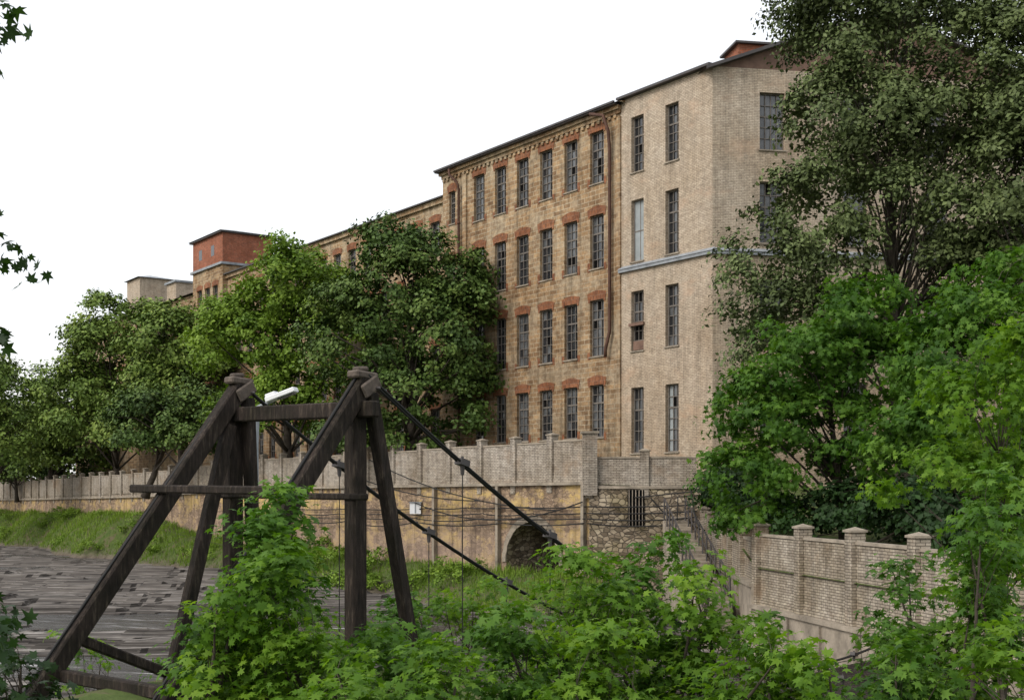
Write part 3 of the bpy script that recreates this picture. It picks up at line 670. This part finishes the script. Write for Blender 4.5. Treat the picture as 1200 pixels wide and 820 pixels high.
foliage('maple_tree',(*P(1175,700,20)[:2],-3.9),[lob(1150,470,20,.9,.9,.7),lob(1190,420,20,.8,.8,.6),lob(1105,550,20,.75,.8,.35),lob(1180,560,20,.8,.9,.7),lob(1200,650,20,.7,.8,.6),lob(1050,575,20,.45,.5,.18)],120,50,.36,.17,T_M,L_maple,13,.07,limbs=40)
foliage('yard_shrubs',(*P(1000,640,38)[:2],-2.2),[lob(850,575,52,1.4,1.6,1.1),lob(880,605,46,1.6,2,1.1),lob(1000,600,40,2.4,1.5,1.1),lob(1100,605,36,2.4,1.5,1.1),lob(1190,620,33,2.0,1.5,.9)],170,110,.6,.2,T_K,L_dark,14,.06,multi=5,limbs=20)
# ------------------------------------------------------------------ near shrubs
def shrub(u,vt,Y,wpx,seed,mat=L_maple,name='maple_shrub',dens=1.0,ls=.12,vb=None,ydepth=1.0):
    ppm=F/Y; vb=vb or 850; X=(u-600)/F*Y; gz=float(hgt(np.array(X),np.array(Y)))
    zt=(575-vt)/ppm; zb=max((575-vb)/ppm,gz+.2); hw=wpx/2/ppm; hh=(zt-zb)/2
    r=np.random.default_rng(seed+900); lobes=[]
    for k in range(6):
        f=k/5; lobes.append((X+r.uniform(-.55,.55)*hw*(1-.5*f),Y+r.uniform(-.5,.5)*ydepth,zb+(zt-zb)*(.12+.75*f),hw*(.62-.36*f)+.1,ydepth*.5,hh*.34+.1))
    nn=int(64*dens*(wpx/200)*( (min(vb,850)-vt)/200)+12)
    foliage(name,(X,Y,gz-.1),lobes,nn,int(34),.25,ls,T_M,mat,seed,.026,multi=5,limbs=30,flat=.45,shell=.25,upw=.9,droop=.3)
shrub(300,575,11.6,190,21,L_mapled,dens=1.15)
shrub(350,640,11.0,170,22,L_maple)
shrub(262,680,10.8,120,23,L_maple)
shrub(100,740,17.5,90,24,L_maple,dens=.6,vb=830)
shrub(-5,745,9,60,44,L_dark,vb=900)
shrub(455,730,11.5,130,25,L_mapled,vb=880)
shrub(520,760,10,150,26,L_maple,vb=900)
shrub(600,725,11,180,27,L_mapled,vb=900)
shrub(690,650,12,160,28,L_maple)
shrub(765,625,12.6,160,29,L_mapled)
shrub(830,660,12,160,30,L_maple)
shrub(710,735,10.5,180,31,L_maple,vb=900)
shrub(880,725,10.5,150,32,L_maple,vb=900)
shrub(960,755,10,150,33,L_maple,vb=900)
shrub(1060,665,13,140,34,L_mapled)
shrub(1130,625,12.5,160,35,L_maple)
shrub(1170,550,11.5,120,36,L_mapled)
shrub(1050,750,10,170,37,L_mapled,vb=900)
shrub(1160,730,10,150,38,L_maple,vb=900)
shrub(400,770,10,150,39,L_maple,vb=900)
shrub(555,685,19,220,40,L_maple,ls=.11,vb=770,dens=1.8)
shrub(650,670,22,230,41,L_maple,ls=.11,vb=790,dens=1.8)
shrub(480,700,17,150,46,L_mapled,ls=.11,vb=800,dens=1.6)
rng=np.random.default_rng(77); lobes=[]
for k in range(60):
    e=rng.uniform(-2,9); l=rng.uniform(-14,16); q=np.array([-1.75,15])+np.array([.65,.76])*e+np.array([.76,-.65])*l
    if q[1]<6: continue
    if (q[0]-0)/q[1]<-.22: continue
    z=float(hgt(q[0],q[1])); lobes.append((q[0],q[1],z+.25,1.1,1.1,.45))
foliage('riverbank_undergrowth',(0,17,-3.4),lobes,360,42,.4,.13,T_M,L_maple,78,.02,multi=5,limbs=20,upw=1.0)
n=45000; s=rng.uniform(-3,112,n); d=rng.uniform(.1,6.5,n); pos=np.stack([W0[0]+DS[0]*s+DN[0]*d,W0[1]+DS[1]*s+DN[1]*d],-1); z=hgt(pos[:,0],pos[:,1]); k=z>-5.3; pos=np.column_stack([pos,z])[k]; n=len(pos)
up=np.tile(np.array([0,0,1.0]),(n,1))+rng.normal(size=(n,3))*.3; nr=norm(np.column_stack([rng.normal(size=(n,2)),np.full(n,.25)]))
pn=vn(pos[:,0]*.35,pos[:,1]*.35)
leaves_mesh('riverbank_grass',pos,nr,rng.uniform(.12,.42,n)*(.6+pn),.15+.7*pn+rng.normal(0,.15,n),T_B,L_grass,None,rng,grow=up)
lobes=[]
for k in range(80):
    s=rng.uniform(7,36) if k<55 else rng.uniform(36,100); d=rng.uniform(.6,5.5); q=W0+DS*s+DN*d; zz=float(hgt(q[0],q[1])); 
    sz=rng.uniform(.45,1.4)
    if zz>-5.4: lobes.append((q[0],q[1],zz+.2*sz,1.1*sz,1.1*sz,.6*sz))
foliage('riverbank_weeds',(lobes[0][0],lobes[0][1],-5),lobes,430,66,.42,.17,T_K,L_center,79,.02,multi=3,limbs=6,upw=.8)
foliage('overhanging_maple_tree',(-4.6,4.6,-2.0),[lob(-8,25,4.6,.10,.2,.08),lob(-15,300,5.5,.13,.3,.18),lob(-12,400,5.2,.07,.2,.07),lob(-60,160,5,.12,.4,.5),lob(-30,760,5,.14,.3,.25)],56,9,.10,.085,T_M,L_dark,50,.12,trunk_top=(-4.2,4.6,3.2),limbs=26,shell=.1,limb_r=.3)
# ------------------------------------------------------------------ light
w=bpy.data.worlds.new('World'); sc.world=w; w.use_nodes=True; nt=w.node_tree
bg=nt.nodes['Background']; sky=nt.nodes.new('ShaderNodeTexSky'); sky.sky_type='NISHITA'; sky.sun_disc=False
el=math.radians(40); sd=Vector((-.80,-.60,0)).normalized()
sky.sun_elevation=el; sky.sun_rotation=math.atan2(sd.x,sd.y); sky.air_density=1.0; sky.dust_density=4.0
nt.links.new(sky.outputs[0],bg.inputs[0]); bg.inputs[1].default_value=.07
bg2=nt.nodes.new('ShaderNodeBackground'); bg2.inputs[0].default_value=(1,.99,.975,1); bg2.inputs[1].default_value=.98
ad=nt.nodes.new('ShaderNodeAddShader'); nt.links.new(bg.outputs[0],ad.inputs[0]); nt.links.new(bg2.outputs[0],ad.inputs[1]); nt.links.new(ad.outputs[0],nt.nodes['World Output'].inputs[0])
sl=bpy.data.lights.new('sun','SUN'); sl.energy=1.7; sl.angle=math.radians(18); sl.color=(1,.96,.90)
so=bpy.data.objects.new('sun',sl); col.objects.link(so)
dv=Vector((sd.x*math.cos(el),sd.y*math.cos(el),math.sin(el))); so.rotation_euler=dv.to_track_quat('Z','Y').to_euler()
cam=bpy.data.cameras.new('camera'); co=bpy.data.objects.new('camera',cam); col.objects.link(co); sc.camera=co
cam.lens=45; cam.sensor_width=36; cam.shift_y=165/1200; cam.clip_end=5000; cam.clip_start=.1
co.location=(0,0,0); co.rotation_euler=(math.pi/2,0,0)
sc.view_settings.view_transform='Standard'; sc.view_settings.look='None'; sc.view_settings.exposure=0
